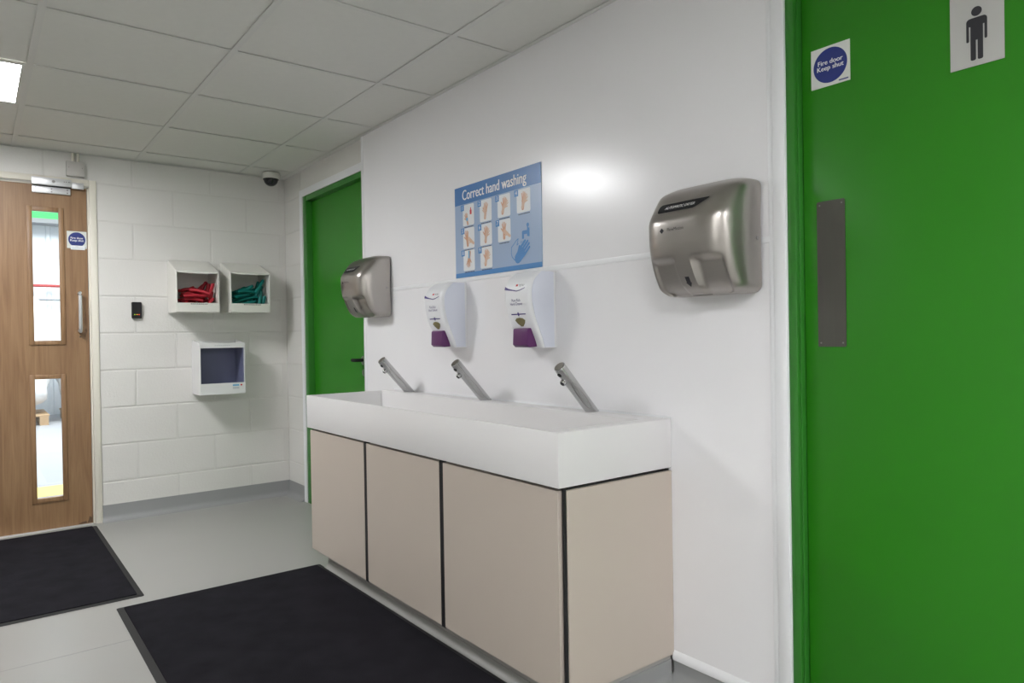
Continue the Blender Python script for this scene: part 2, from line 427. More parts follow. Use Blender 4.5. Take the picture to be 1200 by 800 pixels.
# ---- door_2: far green door (mostly hidden by the panelling)
d2 = sempty('door_2', 'plain green door beyond the panelling, left of the vanity', (XB, FD1, 0), -PI/2)   # local x = -world y, local y = +world x
DW = FD1-FD0
box('jamb', (0, -.004, 0), (.056, .09, FDZ), 'green_gloss', d2, .002)
box('jamb', (DW-.056, -.004, 0), (DW, .09, FDZ), 'green_gloss', d2, .002)
box('head', (.056, -.004, FDZ-.034), (DW-.056, .09, FDZ), 'green_gloss', d2, .002)
box('leaf', (.058, .036, .006), (DW-.058, .08, FDZ-.036), 'green_paint', d2)
boxes('architrave', [((-AR, -.010, 0), (0, .004, FDZ+AR)), ((0, -.010, FDZ), (DW, .004, FDZ+AR))], 'white_trim', d2)
hx = DW-.130
lv = cyl('rose', (hx, .036, .955), (hx, .026, .955), .026, 'screw', d2)
tube('lever_handle', [(hx, .03, .957), (hx, -.016, .957), (hx-.008, -.022, .957), (hx-.040, -.022, .957)], .0095, 'black_plastic', d2, 12)
cyl('lock_rose', (hx, .036, .885), (hx, .029, .885), .020, 'screw', d2)

# ---- door_3: near green door
d3 = sempty('door_3', 'bright green door at the right with steel push plate', (XB, ND1, 0), -PI/2)
NW = ND1-ND0
def jamb3(x0, x1, nm='jamb'): return box(nm, (x0, -.022, 0), (x1, .09, NDZ), 'green_gloss', d3, .0025)
jamb3(0, .0245); jamb3(NW-.0245, NW)
box('jamb_step', (.0245, -.012, 0), (.030, .09, NDZ-.03), 'green_gloss', d3, .001)
box('head', (.030, -.022, NDZ-.03), (NW-.0245, .09, NDZ), 'green_gloss', d3, .002)
lf = box('leaf', (.0325, .004, .006), (NW-.027, .05, NDZ-.033), 'green_paint', d3, .0015)
boxes('architrave', [((-.038, -.030, 0), (-.0005, .0, NDZ+.04)), ((NW+.0005, -.030, 0), (NW+.042, .0, NDZ+.04)), ((0, -.030, NDZ+.0005), (NW, .0, NDZ+.04))], 'white_trim', d3, .004)
# push plate: world y .947-.876 at leaf plane
def on3(y): return ND1-y
px0 = on3(.961); px1 = on3(.887)
pp = prism('push_plate', rrect(px0, 1.040, px1, 1.416, .004, 3), .0022, .0045, 'steel_plate', d3); pp['label'] = 'brushed steel push plate'
for a in (px0+.008, px1-.008):
    for z in (1.050, 1.406): cyl('screw', (a, .003, z), (a, .0014, z), .0022, 'screw', pp, seg=12)
kp = box('kick_plate', (.045, .0022, .010), (NW-.04, .0045, .150), 'steel_plate', d3)
kp['label'] = 'brushed steel kick plate'

# ---------------------------------------------------------------- hall seen through the slots of the oak door
struct(box('floor_hall', (-7, YB+.04, -.06), (5, 13, -.001), 'outside_floor'), 'grey hall floor seen through the door glazing')
bmx = bmesh.new(); xs = []; x = -7
while x < 5:
    xs += [(x, 0), (x+.17, 0), (x+.19, .03), (x+.23, .03), (x+.25, 0)]; x += .25
A = [bmx.verts.new((a, 12.75-b, 0)) for a, b in xs]; B = [bmx.verts.new((a, 12.75-b, 4.6)) for a, b in xs]
for i in range(len(xs)-1): bmx.faces.new((A[i], A[i+1], B[i+1], B[i]))
struct(new('wall_hall', fin(bmx, 'wall_hall'), 'cladding'), 'pale ribbed metal cladding of the hall beyond the oak door')
struct(box('trim_1', (-7, 12.45, 2.935), (5, 12.7, 3.035), 'beam_green'), 'green beam high in the hall beyond the oak door')
struct(box('trim_2', (-7, 12.40, 2.865), (5, 12.7, 2.93), 'grey_steel'), 'dark grey rail under the green beam in the hall')
struct(box('floor_marking', (-7, 5.95, -.001), (5, 6.36, .001), 'yellow_line'), 'yellow safety line on the hall floor')
tag(cyl('wall_pipe', (-7, 12.6, 1.95), (5, 12.6, 1.95), .022, 'red_pipe'), 'red pipe along the hall cladding seen through door glass', 'pipe')
tag(cyl('wall_rail', (-7, 12.62, 1.74), (5, 12.62, 1.74), .014, 'grey_steel'), 'thin grey rail below the red pipe in the hall', 'rail')
def bag(x, y, s, seed, lab):
    bm = bmesh.new(); bmesh.ops.create_icosphere(bm, subdivisions=4, radius=1)
    r = random.Random(seed); ph_ = [r.uniform(0, 6) for _ in range(6)]
    for v in bm.verts:
        p = v.co; f = lambda c: math.copysign(abs(c)**.55, c)
        q = Vector((f(p.x)*.5*s, f(p.y)*.45*s, f(p.z)*.74*s))
        q += p*(.03*math.sin(6*p.x+ph_[0])*math.cos(5*p.z+ph_[1])+.02*math.sin(13*p.z+ph_[2]+4*p.y))
        if p.z > .7: q.z += .14*s*max(0, 1-((p.x*3) % 1))*.5
        v.co = q+Vector((0, 0, .74*s))
    return tag(new('bulk_bag', autosm(fin(bm, 'bulk_bag'), 80), 'bag_white', None, (x, y, .165)), lab, 'bag', 'bulk bags in the hall')
bag(-1.41, 11.6, 1.04, 1, 'full white bulk bag at the left behind the door glazing')
bag(-.26, 11.7, 1.08, 4, 'full white bulk bag at the right behind the door glazing')
for cx, lab in ((-1.41, 'wooden pallet under the left white bulk bag'), (-.26, 'wooden pallet under the right white bulk bag')):
    t = thing('pallet', lab, 'pallet', (cx, 11.65, 0), 0, 'pallets in the hall')
    for k in range(5): box('deck_board', (-.48, -.5+k*.215, .118), (.48, -.36+k*.215, .138), 'pallet_wood', t)
    for k in (-.42, 0, .42): box('bearer', (k-.05, -.5, 0), (k+.05, .5, .118), 'pallet_wood', t)
hl = thing('hall_fill_lamp', 'large high-bay lamp added out of view to brighten the hall beyond the oak door', 'lamp', (-.9, 9.2, 4.4))  # unseen lamp, added only to brighten the hall behind the glazing
box('housing', (-2.2, -1.6, .02), (2.2, 1.6, .08), 'alu', hl)
ld = bpy.data.lights.new('hall_fill_light', 'AREA'); ld.shape = 'RECTANGLE'; ld.size = 4.2; ld.size_y = 3; ld.energy = 700; ld.color = (.95, .98, 1)
lo = bpy.data.objects.new('lamp', ld); C.objects.link(lo); lo.parent = hl

# ================================================================ VANITY
YN, YFAR = 1.434, 3.245
ZT, ZBt = .815, .662
XF = -.472
t = thing('washbasin', 'long white solid-surface trough basin with three chrome taps above beige cabinet', 'washbasin', (0, 0, 0))
R_ = .012; LEDGE = -.082
bm = bmesh.new()
def ring(z, x0, x1, y0, y1): return [bm.verts.new((x0, y0, z)), bm.verts.new((x1, y0, z)), bm.verts.new((x1, y1, z)), bm.verts.new((x0, y1, z))]
o0 = ring(ZBt, XF, -.0005, YN, YFAR); o1 = ring(ZT, XF, -.0005, YN, YFAR)
i1 = ring(ZT, XF+R_, LEDGE, YN+.05, YFAR-R_); i0 = ring(ZT-.115, XF+R_+.012, LEDGE-.004, YN+.06, YFAR-R_-.01)
bm.faces.new(o0)
for i in range(4):
    j = (i+1) % 4
    bm.faces.new((o0[i], o0[j], o1[j], o1[i])); bm.faces.new((o1[i], o1[j], i1[j], i1[i])); bm.faces.new((i1[i], i1[j], i0[j], i0[i]))
bm.faces.new(i0[::-1])
bmesh.ops.recalc_face_normals(bm, faces=bm.faces)
bmesh.ops.bevel(bm, geom=list(bm.edges), offset=.0025, segments=2, profile=.5, affect='EDGES')
new('trough', autosm(fin(bm, 'trough'), 35), 'solid_surface', t)
for yy in (1.9, 2.9): cyl('waste', (-.30, yy, ZT-.1155), (-.30, yy, ZT-.112), .03, 'chrome', t)
prism('sealant', [(-.0005, ZT), (-.006, ZT), (-.0005, ZT+.006)], YN, YFAR, 'white_trim', t)

t = thing('vanity_cabinet', 'beige laminate cabinet with black shadow gaps under the trough basin', 'cabinet', (0, 0, 0))
PF = -.461                     # panel face
box('carcass', (-.442, YN+.012, .092), (-.001, YFAR-.03, .656), 'black_edge', t)
for a, b in ((2.660, 3.232), (2.072, 2.634), (1.452, 2.046)):
    box('front_panel', (PF, a, .086), (-.4415, b, .652), 'laminate', t, .0008, 1)
for yy in (2.647, 2.059): box('gap_channel', (PF+.0016, yy-.0128, .082), (-.4418, yy+.0128, .6555), 'black_edge', t)
box('side_panel', (-.441, YN, .076), (-.0012, YN+.0118, .652), 'laminate', t, .0008, 1)
box('side_panel', (-.441, YFAR-.0298, .086), (-.0012, YFAR-.018, .652), 'laminate', t, .0008, 1)
box('corner_channel', (-.450, YN+.004, .080), (-.4415, YN+.0125, .6555), 'black_edge', t)
box('plinth', (-.405, YN+.006, .0), (-.012, 3.175, .0915), 'kick_grey', t)
prism('plinth_cove', [(x-.405, z) for x, z in cove(.03, .002, .022)], YN+.006, 3.175, 'vinyl_floor', t, smooth=True)
prism('plinth_side', [(YN+.006+x, z) for x, z in cove(.062, .004, .02)], -.405, -.012, 'vinyl_coving', t, axis='x', smooth=True)

# ---------------------------------------------------------------- taps
tapmeshes = None
def tap(y, label):
    global tapmeshes
    t = thing('sensor_tap', label, 'tap', (-.0285, y, ZT), 0, 'taps on the trough basin')
    if tapmeshes:
        for nm, me, l in tapmeshes:
            o = new(nm, me, None, t)
        return t
    d = Vector((-.149, 0, .162)).normalized(); Lh = .220; r = .0205
    u = Vector((0, 1, 0)); w = d.cross(u).normalized()      # w points to the upper side / room underside
    if w.x > 0: w = -w
    bm = bmesh.new(); rings = []
    N = 32
    for k in range(5):
        rg = []
        for j in range(N):
            a = 2*PI*j/N; off = u*math.cos(a)*r+w*math.sin(a)*r
            if k == 0:          # cut flat on the deck
                s = -off.z/d.z; p = off+d*s
            else:
                p = off*(1 if k < 4 else .93)+d*[0, .03, Lh-.0015, Lh-.0015, Lh][k]
                if k == 1: p = off+d*(.06)
                if k == 3: p = off*.985+d*(Lh-.0005)
            rg.append(bm.verts.new(p))
        rings.append(rg)
    for k in range(4):
        for j in range(N): bm.faces.new((rings[k][j], rings[k][(j+1) % N], rings[k+1][(j+1) % N], rings[k+1][j]))
    bm.faces.new(rings[0]); bm.faces.new(rings[-1])
    a = new('spout_body', autosm(fin(bm, 'spout_body'), 40), 'chrome', t)
    # elongated inset outline on the camera-facing flank
    pts = []
    side = (-u*.9+w*.42).normalized(); tang = side.cross(d).normalized()
    for i in range(33):
        q = 2*PI*i/32
        al = Lh*.42+.068*math.cos(q); ac = .0095*math.sin(q)*(1-.25*math.cos(q))
        base = side*math.sqrt(r*r-ac*ac)+tang*ac
        pts.append(base*1.005+d*al)
    b1_ = tube('inset_groove', pts, .0011, 'screw', t, 6)
    head = d*(Lh-.052)+w*r
    b2_ = cyl('aerator', head-w*.004, head+w*.011, .0105, 'chrome', t, bev=.002)
    b3_ = cyl('nozzle', head+w*.0105, head+w*.0125, .0075, 'ink', t)
    sp = d*(Lh-.022)+w*r
    b4_ = cyl('sensor_eye', sp-w*.003, sp+w*.0018, .0075, 'black_plastic', t)
    b5_ = cyl('top_cap', d*(Lh-.0002), d*(Lh+.0015), r*.86, 'steel', t)
    tapmeshes = [(o.name.split('.')[0], o.data, None) for o in (a, b1_, b2_, b3_, b4_, b5_)]
    return t
tap(3.04, 'slanted chrome sensor tap at the far end of the basin, below the left hand dryer')
tap(2.394, 'slanted chrome sensor tap in the middle of the basin')
tap(1.757, 'slanted chrome sensor tap at the near end of the basin')

# ---------------------------------------------------------------- hand dryers (local: x right, -y out of wall, z up)
DWID, DHGT, DDEP = .296, .314, .178
FPROF = [(0, .50), (.03, .62), (.08, .72), (.15, .80), (.25, .89), (.35, .95), (.45, .985), (.55, .998), (.655, 1.0), (.685, .985), (.72, .945), (.78, .872), (.84, .79), (.90, .70), (.945, .61), (.975, .51), (.99, .43), (1.0, .34)]
def dry_f(tt):
    # smoothed table
    return sum(interp(FPROF, max(0, min(1, tt+k*.009))) for k in range(-3, 4))/7
def dry_depth(x, z):
    tt = z/DHGT; s = min(.999999, abs(x)/dry_w(tt))
    base = DDEP*dry_f(tt)*(1-s**5)**(1/4.2)
    # two pockets either side of the air nozzle
    pk = sstep(.34, .28, tt)*(sstep(.17, .26, s) * (1-sstep(.74, .86, s)))
    return max(.0, base-.020*pk*(1-s**6))
def dry_w(tt):
    r = .026; z = tt*DHGT; e = min(z, DHGT-z); w = DWID/2
    if e < r: w -= r-math.sqrt(max(0, r*r-(r-e)**2))
    return w
def dryer(y, z, label, detail):
    t = thing('hand_dryer', label, 'hand dryer', (0, y, z), -PI/2, 'steel hand dryers on the white panelling')
    bm = bmesh.new(); rows = []
    NT, NS = 64, 72
    for i in range(NT+1):
        tt = .5-.5*math.cos(PI*i/NT)
        tt = .5*tt+.5*i/NT
        w = dry_w(tt); row = []
        for j in range(NS+1):
            u = -1+2*j/NS; s = math.sin(u*PI/2); s = .6*s+.4*math.copysign(1-(1-abs(s))**2, s)
            row.append(bm.verts.new((s*w, -dry_depth(s*w, tt*DHGT), tt*DHGT)))
        rows.append(row)
    for i in range(NT):
        for j in range(NS): bm.faces.new((rows[i][j], rows[i][j+1], rows[i+1][j+1], rows[i+1][j]))
    for row, zz in ((rows[0], 0), (rows[-1], DHGT)):
        back = [bm.verts.new((v.co.x, 0, zz)) for v in row]
        for j in range(NS): bm.faces.new((row[j], row[j+1], back[j+1], back[j]))
    bmesh.ops.remove_doubles(bm, verts=bm.verts, dist=1e-5)
    new('cover', autosm(fin(bm, 'cover'), 50), 'steel', t)
    box('back_plate', (-DWID/2+.02, -.004, .012), (DWID/2-.02, -.0002, DHGT-.012), 'black_plastic', t)
    wr_ = lambda o_: (lambda x, z: -dry_depth(x, z)-o_)
    # black lozenge label
    k = DHGT
    out = [(-.088, .765), (-.084, .745), (.040, .745), (.052, .755), (.082, .815), (.082, .826), (.074, .830), (-.080, .830), (-.090, .820)]
    bm = bmesh.new(); NX, NZ = 30, 8
    gx = [-.092+.175*i/NX for i in range(NX+1)]; gr = {}
    for j in range(NZ+1):
        tt = .745+.085*j/NZ
        xl = -.088-.003*math.sin(PI*j/NZ)+.006*(abs(j/NZ-.5)*2)**6
        xr = .044+.042*(j/NZ)-.006*(abs(j/NZ-.5)*2)**6
        for i in range(NX+1):
            x = xl+(xr-xl)*i/NX; gr[i, j] = bm.verts.new((x, -dry_depth(x, tt*k)-.0012, tt*k))
    for i in range(NX):
        for j in range(NZ): bm.faces.new((gr[i, j], gr[i+1, j], gr[i+1, j+1], gr[i, j+1]))
    lb = new('label_plate', fin(bm, 'label_plate', True), 'black_plastic', t); lb['label'] = 'black name label on the hand dryer'
    text('lettering', 'AUTOMATIC DRYER', .0112, 'text_white', lb, (-.012, 0, .786*k), wrap=wr_(.0022), squeeze=1.0, shear=.25)
    mk = flats('brand_mark', [[(-.058, .575*k-.008), (-.050, .575*k), (-.058, .575*k+.008), (-.066, .575*k)]], 0, 'ink', t)
    for v in mk.data.vertices: v.co.y = -dry_depth(v.co.x, v.co.z)-.0012
    text('brand_lettering', 'FlowMotion', .0125, 'ink', t, (-.010, 0, .577*k), wrap=wr_(.0012), squeeze=.95)
    ar = flats('arrow_mark', [[(-.007, .105*k), (.007, .105*k), (.007, .155*k), (-.007, .155*k)], [(-.010, .105*k), (0, .065*k), (.010, .105*k)]], 0, 'ink', t)
    for v in ar.data.vertices: v.co.y = -dry_depth(v.co.x, v.co.z)-.0012
    sx = DWID/2
    for s in (-1, 1):
        cyl('screw', (s*(sx-.006), -.028, .47*k), (s*(sx+.0022), -.028, .47*k), .0055, 'screw', t, seg=16)
    box('air_slot', (-.03, -DDEP*.44, -.0012), (.03, -DDEP*.44+.012, .0), 'ink', t)
    return t
dryer(1.104+DWID/2, 1.190, 'brushed steel automatic hand dryer next to the near green door', 1)
dryer(3.270+DWID/2-.012, 1.194, 'brushed steel automatic hand dryer beside the far green door', 1)

# ---------------------------------------------------------------- soap dispensers
SW, SH, SD = .155, .284, .132
def soap_d(z):
    tt = z/SH
    return SD*interp([(0, .50), (.1, .57), (.25, .72), (.4, .87), (.55, .96), (.68, 1.0), (.78, .985), (.86, .925), (.92, .83), (.96, .73), (.985, .63), (1, .52)], tt)
def soap_ds(z): return sum(soap_d(max(0, min(SH, z+k*.004))) for k in range(-3, 4))/7
def soap(y, label):
    t = thing('soap_dispenser', label, 'soap dispenser', (0, y, 1.036), -PI/2, 'white soap dispensers above the basin')
    box('back_plate', (-SW/2, -.012, 0), (SW/2, 0, SH), 'soap_white', t, .002)
    # cover: side profile swept across, long edges rounded
    bm = bmesh.new(); rows = []; NT = 40; NS = 24
    for i in range(NT+1):
        z = SH*i/NT; row = []
        for j in range(NS+1):
            u = -1+2*j/NS; s = math.copysign(1-(1-abs(u))**2.2, u)
            row.append(bm.verts.new((s*(SW/2-.0005), -.010-(soap_ds(z)-.010)*(1-abs(s)**14)**(1/7), z)))
        rows.append(row)
    for i in range(NT):
        for j in range(NS): bm.faces.new((rows[i][j], rows[i][j+1], rows[i+1][j+1], rows[i+1][j]))
    for row in (rows[0], rows[-1]):
        bk = [bm.verts.new((v.co.x, -.010, v.co.z)) for v in row]
        for j in range(NS): bm.faces.new((row[j], row[j+1], bk[j+1], bk[j]))
    bmesh.ops.remove_doubles(bm, verts=bm.verts, dist=1e-5)
    new('cover', autosm(fin(bm, 'cover'), 55), 'soap_white', t)
    for s in (-1, 1):     # bluish side cheeks
        pts = [(-.012, .002)]+[(-max(.014, soap_ds(SH*i/24)*.90-.002), .002+(SH-.004)*i/24) for i in range(25)]+[(-.012, SH-.002)]
        prism('cheek', [(a, b) for a, b in pts], s*(SW/2-.001), s*(SW/2+.0012), 'soap_side', t, axis='x')
    wrp = lambda x, z: -soap_ds(z)-.0008
    cx = 0
    # purple push lever
    z0, z1 = .006, .074
    f0, f1 = soap_ds(z0)+.046, soap_ds(z1)+.003
    bm = bmesh.new(); hw = .044
    pr = [(-.04, z0), (-f0+.012, z0-.004), (-f0, z0+.006), (-f1-.012, z1-.004), (-f1-.004, z1), (-.04, z1)]
    A = [bm.verts.new((-hw, a, b)) for a, b in pr]; B = [bm.verts.new((hw, a, b)) for a, b in pr]
    bm.faces.new(A); bm.faces.new(B[::-1])
    for i in range(6): bm.faces.new((A[i], A[(i+1) % 6], B[(i+1) % 6], B[i]))
    bmesh.ops.recalc_face_normals(bm, faces=bm.faces)
    bmesh.ops.bevel(bm, geom=list(bm.edges), offset=.0025, segments=2, profile=.5, affect='EDGES')
    new('push_lever', autosm(fin(bm, 'push_lever'), 40), 'purple', t)['label'] = 'purple push lever'
    # printed swoosh, lettering, level window
    def swoosh(pts, nm, mt, off=.0008):
        bm = bmesh.new(); L = [(bm.verts.new((x, -soap_ds(a)-off, a)), bm.verts.new((x, -soap_ds(b)-off, b))) for x, a, b in pts]
        for p, q in zip(L, L[1:]): bm.faces.new((p[0], q[0], q[1], p[1]))
        return new(nm, fin(bm, nm), mt, t)
    swoosh([(-.068, .219, .231), (-.045, .216, .2225), (-.015, .2125, .2165), (.005, .2095, .213), (.025, .2115, .215), (.054, .220, .2225)], 'swoosh', 'purple_ink')
    swoosh([(-.002, .2285, .236), (.010, .2285, .236)], 'brand_mark', 'red_ink')
    text('brand_lettering', 'PROFESSIONAL\nSKIN CARE', .0052, 'ink', t, (.032, 0, .231), wrap=wrp)
    text('lettering', 'Pure Rich\nHand Cleaner', .0150, 'purple_ink', t, (cx, 0, .170), wrap=wrp, squeeze=.88)
    swoosh([(-.043, .1235, .1275), (.043, .1235, .1275)], 'rule', 'purple_ink')
    fl_ = flats('rule_mark', [disc(cx, .1255, .005, .008, 12)], 0, 'purple_ink', t)
    for v in fl_.data.vertices: v.co.y = wrp(v.co.x, v.co.z)-.0004
    wpts = [(cx-.030, .103), (cx-.018, .111), (cx, .113), (cx+.018, .111), (cx+.030, .103), (cx+.022, .092), (cx+.006, .080), (cx-.006, .080), (cx-.022, .092)]
    bm = bmesh.new(); rim = [bm.verts.new((x, -soap_ds(z)-.0012, z)) for x, z in wpts]
    inn = [bm.verts.new((cx+(x-cx)*.8, -soap_ds(z)-.0032, .098+(z-.098)*.8)) for x, z in wpts]
    for i in range(9): bm.faces.new((rim[i], rim[(i+1) % 9], inn[(i+1) % 9], inn[i]))
    bm.faces.new(inn)
    new('level_window', autosm(fin(bm, 'level_window'), 60), 'window_amber', t)['label'] = 'small tinted level window'
    return t
soap(2.564+SW/2, 'white soap dispenser with purple lever, the left one nearer the far dryer')
soap(1.970+SW/2, 'white soap dispenser with purple lever, the right one under the poster corner')

# ---------------------------------------------------------------- poster
po = thing('hand_washing_poster', 'blue hand washing instruction poster on the white panelling above the soap dispensers', 'poster', (0, 2.643, 1.343), -PI/2)
PW, PH = .600, .400
box('board', (0, -.003, 0), (PW, 0, PH), 'poster_light', po)
flats('header_band', [[(0, .321), (PW, .321), (PW, PH), (0, PH)]], -.0034, 'poster_blue', po)
flats('footer_band', [[(0, 0), (PW, 0), (PW, .020), (0, .020)]], -.0034, 'poster_mid', po)
text('title', 'Correct hand washing', .063, 'text_white', po, (.286, -.0040, .358), squeeze=.80, bold=.0013)
def hand(cx, cz, s, rot, spread=.25, thumb=1):
    polys = []
    def T(p):
        c, q = math.cos(rot), math.sin(rot); return [(cx+s*(x*c-z*q), cz+s*(x*q+z*c)) for x, z in p]
    polys.append(T(rrect(-.30, -.25, .30, .35, .16)))
    polys.append(T(capsule(0, -.9, 0, -.1, .22, .24)))
    for k, L in zip((-1.5, -.5, .5, 1.5), (.72, .92, .88, .66)):
        a = PI/2-k*spread*.55
        polys.append(T(capsule(k*.15, .25, k*.15+math.cos(a)*L*.8, .25+math.sin(a)*L*.8, .085, .07)))
    polys.append(T(capsule(-.22*thumb, -.05, -.58*thumb, .28, .11, .08)))
    return polys
cols = [(.063, .150), (.193, .279), (.321, .407), (.449, .535)]
rows_ = [(.224, .316), (.124, .214), (.027, .117)]
n = 0
for r, (z0, z1) in enumerate(rows_):
    for cidx in range([4, 3, 2][r]):
        n += 1; x0, x1 = cols[cidx]; cx, cz = (x0+x1)/2, (z0+z1)/2
        cdp = flats('card', [rrect(x0, z0, x1, z1, .007)], -.0036, 'poster_card', po)
        rot = [.3, -.15, -.3, -.15, .15, -.1, 0, 2.9, -.2][n-1]
        flats('hand_print', hand(cx-(.012 if n in (1, 5) else 0), cz-(.016 if n == 1 else 0)+(.004 if n == 8 else 0), .034 if n != 1 else .027, rot, .35, -1 if n in (4,) else 1), -.0040, 'skin_print', cdp)
        if n in (3, 4, 6, 9): flats('second_hand_print', hand(cx+.006, cz-.002, .030, rot-.35, .5, -1), -.0043, 'skin_print_pale', cdp)
        if n in (2,): flats('second_hand_print', hand(cx-.004, cz-.004, .028, rot+.2, .2, 1), -.0043, 'skin_print_pale', cdp)
        if n in (5, 7): flats('second_hand_print', hand(cx+.018, cz-.014, .026, 1.0, .2, 1), -.0043, 'skin_print_pale', cdp)
        if n == 1:
            flats('soap_print', [rrect(cx+.012, cz+.000, cx+.026, cz+.020, .003), rrect(cx+.016, cz+.020, cx+.022, cz+.030, .001)], -.0043, 'red_ink', cdp)
            flats('lather_print', [disc(cx-.010, cz-.018, .008, None, 10)], -.0043, 'cyan_print', cdp)
        if n == 8: flats('towel_print', [[(cx-.004, cz+.008), (cx+.006, cz+.008), (cx+.006, z1-.004), (cx-.004, z1-.004)]], -.0045, 'cyan_print', cdp)
        tg = flats('number_tag', [[(x0-.014, z1-.024), (x0+.011, z1-.024), (x0+.011, z1+.002), (x0-.014, z1+.002)]], -.0044, 'poster_mid', cdp)
        text('numeral', str(n), .024, 'text_white', tg, (x0-.0015, -.0048, z1-.011))
        # caption: a line of tiny lettering
        w = x1-x0-.02; k = 0; ps = []; xx = cx-w/2; rr = random.Random(n)
        while xx < cx+w/2:
            l = rr.uniform(.004, .010); ps.append([(xx, z0-.0075), (xx+l, z0-.0075), (xx+l, z0-.0042), (xx, z0-.0042)]); xx += l+.0016
        flats('caption', ps, -.0036, 'ink', po)
flats('tap_emblem', [rrect(.483, .137, .524, .152, .003), rrect(.480, .120, .492, .150, .003), rrect(.512, .128, .520, .172, .001), disc(.5165, .172, .008, None, 14), rrect(.519, .126, .527, .160, .001)], -.0036, 'poster_mid', po)
flats('water_drops', [capsule(.484-.006*i*0+dx*1.0, .112-i*.013, .484+dx*1.25, .104-i*.013, .0012) for i in range(2) for dx in (-.010, -.003, .004, .011)], -.0036, 'poster_mid', po)
d_, p_ = (.766, .643), (-.643, .766)
hp = [capsule(.452, .047, .474, .066, .021, .023), capsule(.450, .050, .463, .093, .010, .0055)]
for k, L in zip((-1.5, -.5, .5, 1.5), (.046, .054, .054, .044)):
    bx, bz = .471+p_[0]*k*.0128+d_[0]*.008, .064+p_[1]*k*.0128+d_[1]*.008
    hp.append(capsule(bx, bz, bx+d_[0]*L, bz+d_[1]*L, .0056, .0048))
flats('hands_emblem', hp, -.0036, 'poster_mid', po)
out = [(.449, .034), (.430, .042), (.414, .056), (.409, .070), (.411, .094), (.425, .104), (.442, .118), (.455, .124)]
flats('hand_outline', [capsule(a[0], a[1], b[0], b[1], .0016) for a, b in zip(out, out[1:])]+[capsule(.447, .100, .455, .122, .0016), capsule(.447, .100, .455, .104, .0016)], -.0036, 'poster_mid', po)

# ---------------------------------------------------------------- signs
def fire_sign(loc, rz, s, label, dw=True):
    t = thing('fire_door_sign', label, 'sign', loc, rz, 'blue round fire door signs')
    box('plate', (-s/2, -.0015, -s/2), (s/2, 0, s/2), 'sign_white', t)
    flats('blue_disc', [disc(0, .001, s*.435, None, 48)], -.0018, 'sign_blue', t)
    text('lettering', 'Fire door\nKeep shut', s*.168, 'text_white', t, (0, -.0022, .003), bold=.00035)
    flats('maker_print', [[(s*.22, -s*.45), (s*.46, -s*.45), (s*.46, -s*.42), (s*.22, -s*.42)]], -.0018, 'sign_blue', t)
    return t
fire_sign((XB+.0036, .920, 1.760), -PI/2, .102, 'square white sign with blue disc on the near green door')
fire_sign((-1.228, YB+.0058, 1.692), 0, .100, 'square white sign with blue disc on the oak veneer door')
t = thing('door_label', 'small white printed label stuck below the blue disc sign on the oak door', 'label', (-1.224, YB+.0038, 1.646))
box('card', (-.036, -.001, -.0125), (.036, 0, .0125), 'poster_card', t)
flats('print_line', [[(-.012, .004), (.004, .004), (.004, .007), (-.012, .007)], [(-.030, -.004), (.030, -.004), (.030, -.001), (-.030, -.001)]], -.0013, 'paper_grey', t)
t = thing('toilet_sign', 'grey square sign with black standing man figure on the near green door', 'sign', (XB+.0036, .590, 1.732), -PI/2)
box('plate', (-.0525, -.0015, -.076), (.0515, 0, .092), 'sign_silver', t)
fg = [disc(0, .062, .0115, .012, 24), rrect(-.0225, .026, .0225, .047, .009), rrect(-.0135, -.010, .0135, .040, .001),
      rrect(-.0225, -.012, -.0165, .036, .003), rrect(.0165, -.012, .0225, .036, .003), rrect(-.0135, -.060, -.0018, .0, .004), rrect(.0018, -.060, .0135, .0, .004)]
flats('man_figure', [[(.90*a, .866*b-.0116) for a, b in p] for p in fg], -.0019, 'ink', t)

# ---------------------------------------------------------------- card reader, boxes, camera, lock
t = thing('card_reader', 'small black card reader with three coloured lights on the block wall', 'card reader', (-.9225, YB-.004, 1.278))
prism('case', rrect(-.027, -.050, .027, .050, .005), -.020, 0, 'black_plastic', t, bev=.0025)
for k, mt in ((-.012, 'led_green'), (0, 'led_amber'), (.012, 'led_red')): box('indicator', (k-.0028, -.0212, -.0295), (k+.0028, -.0195, -.0245), mt, t)

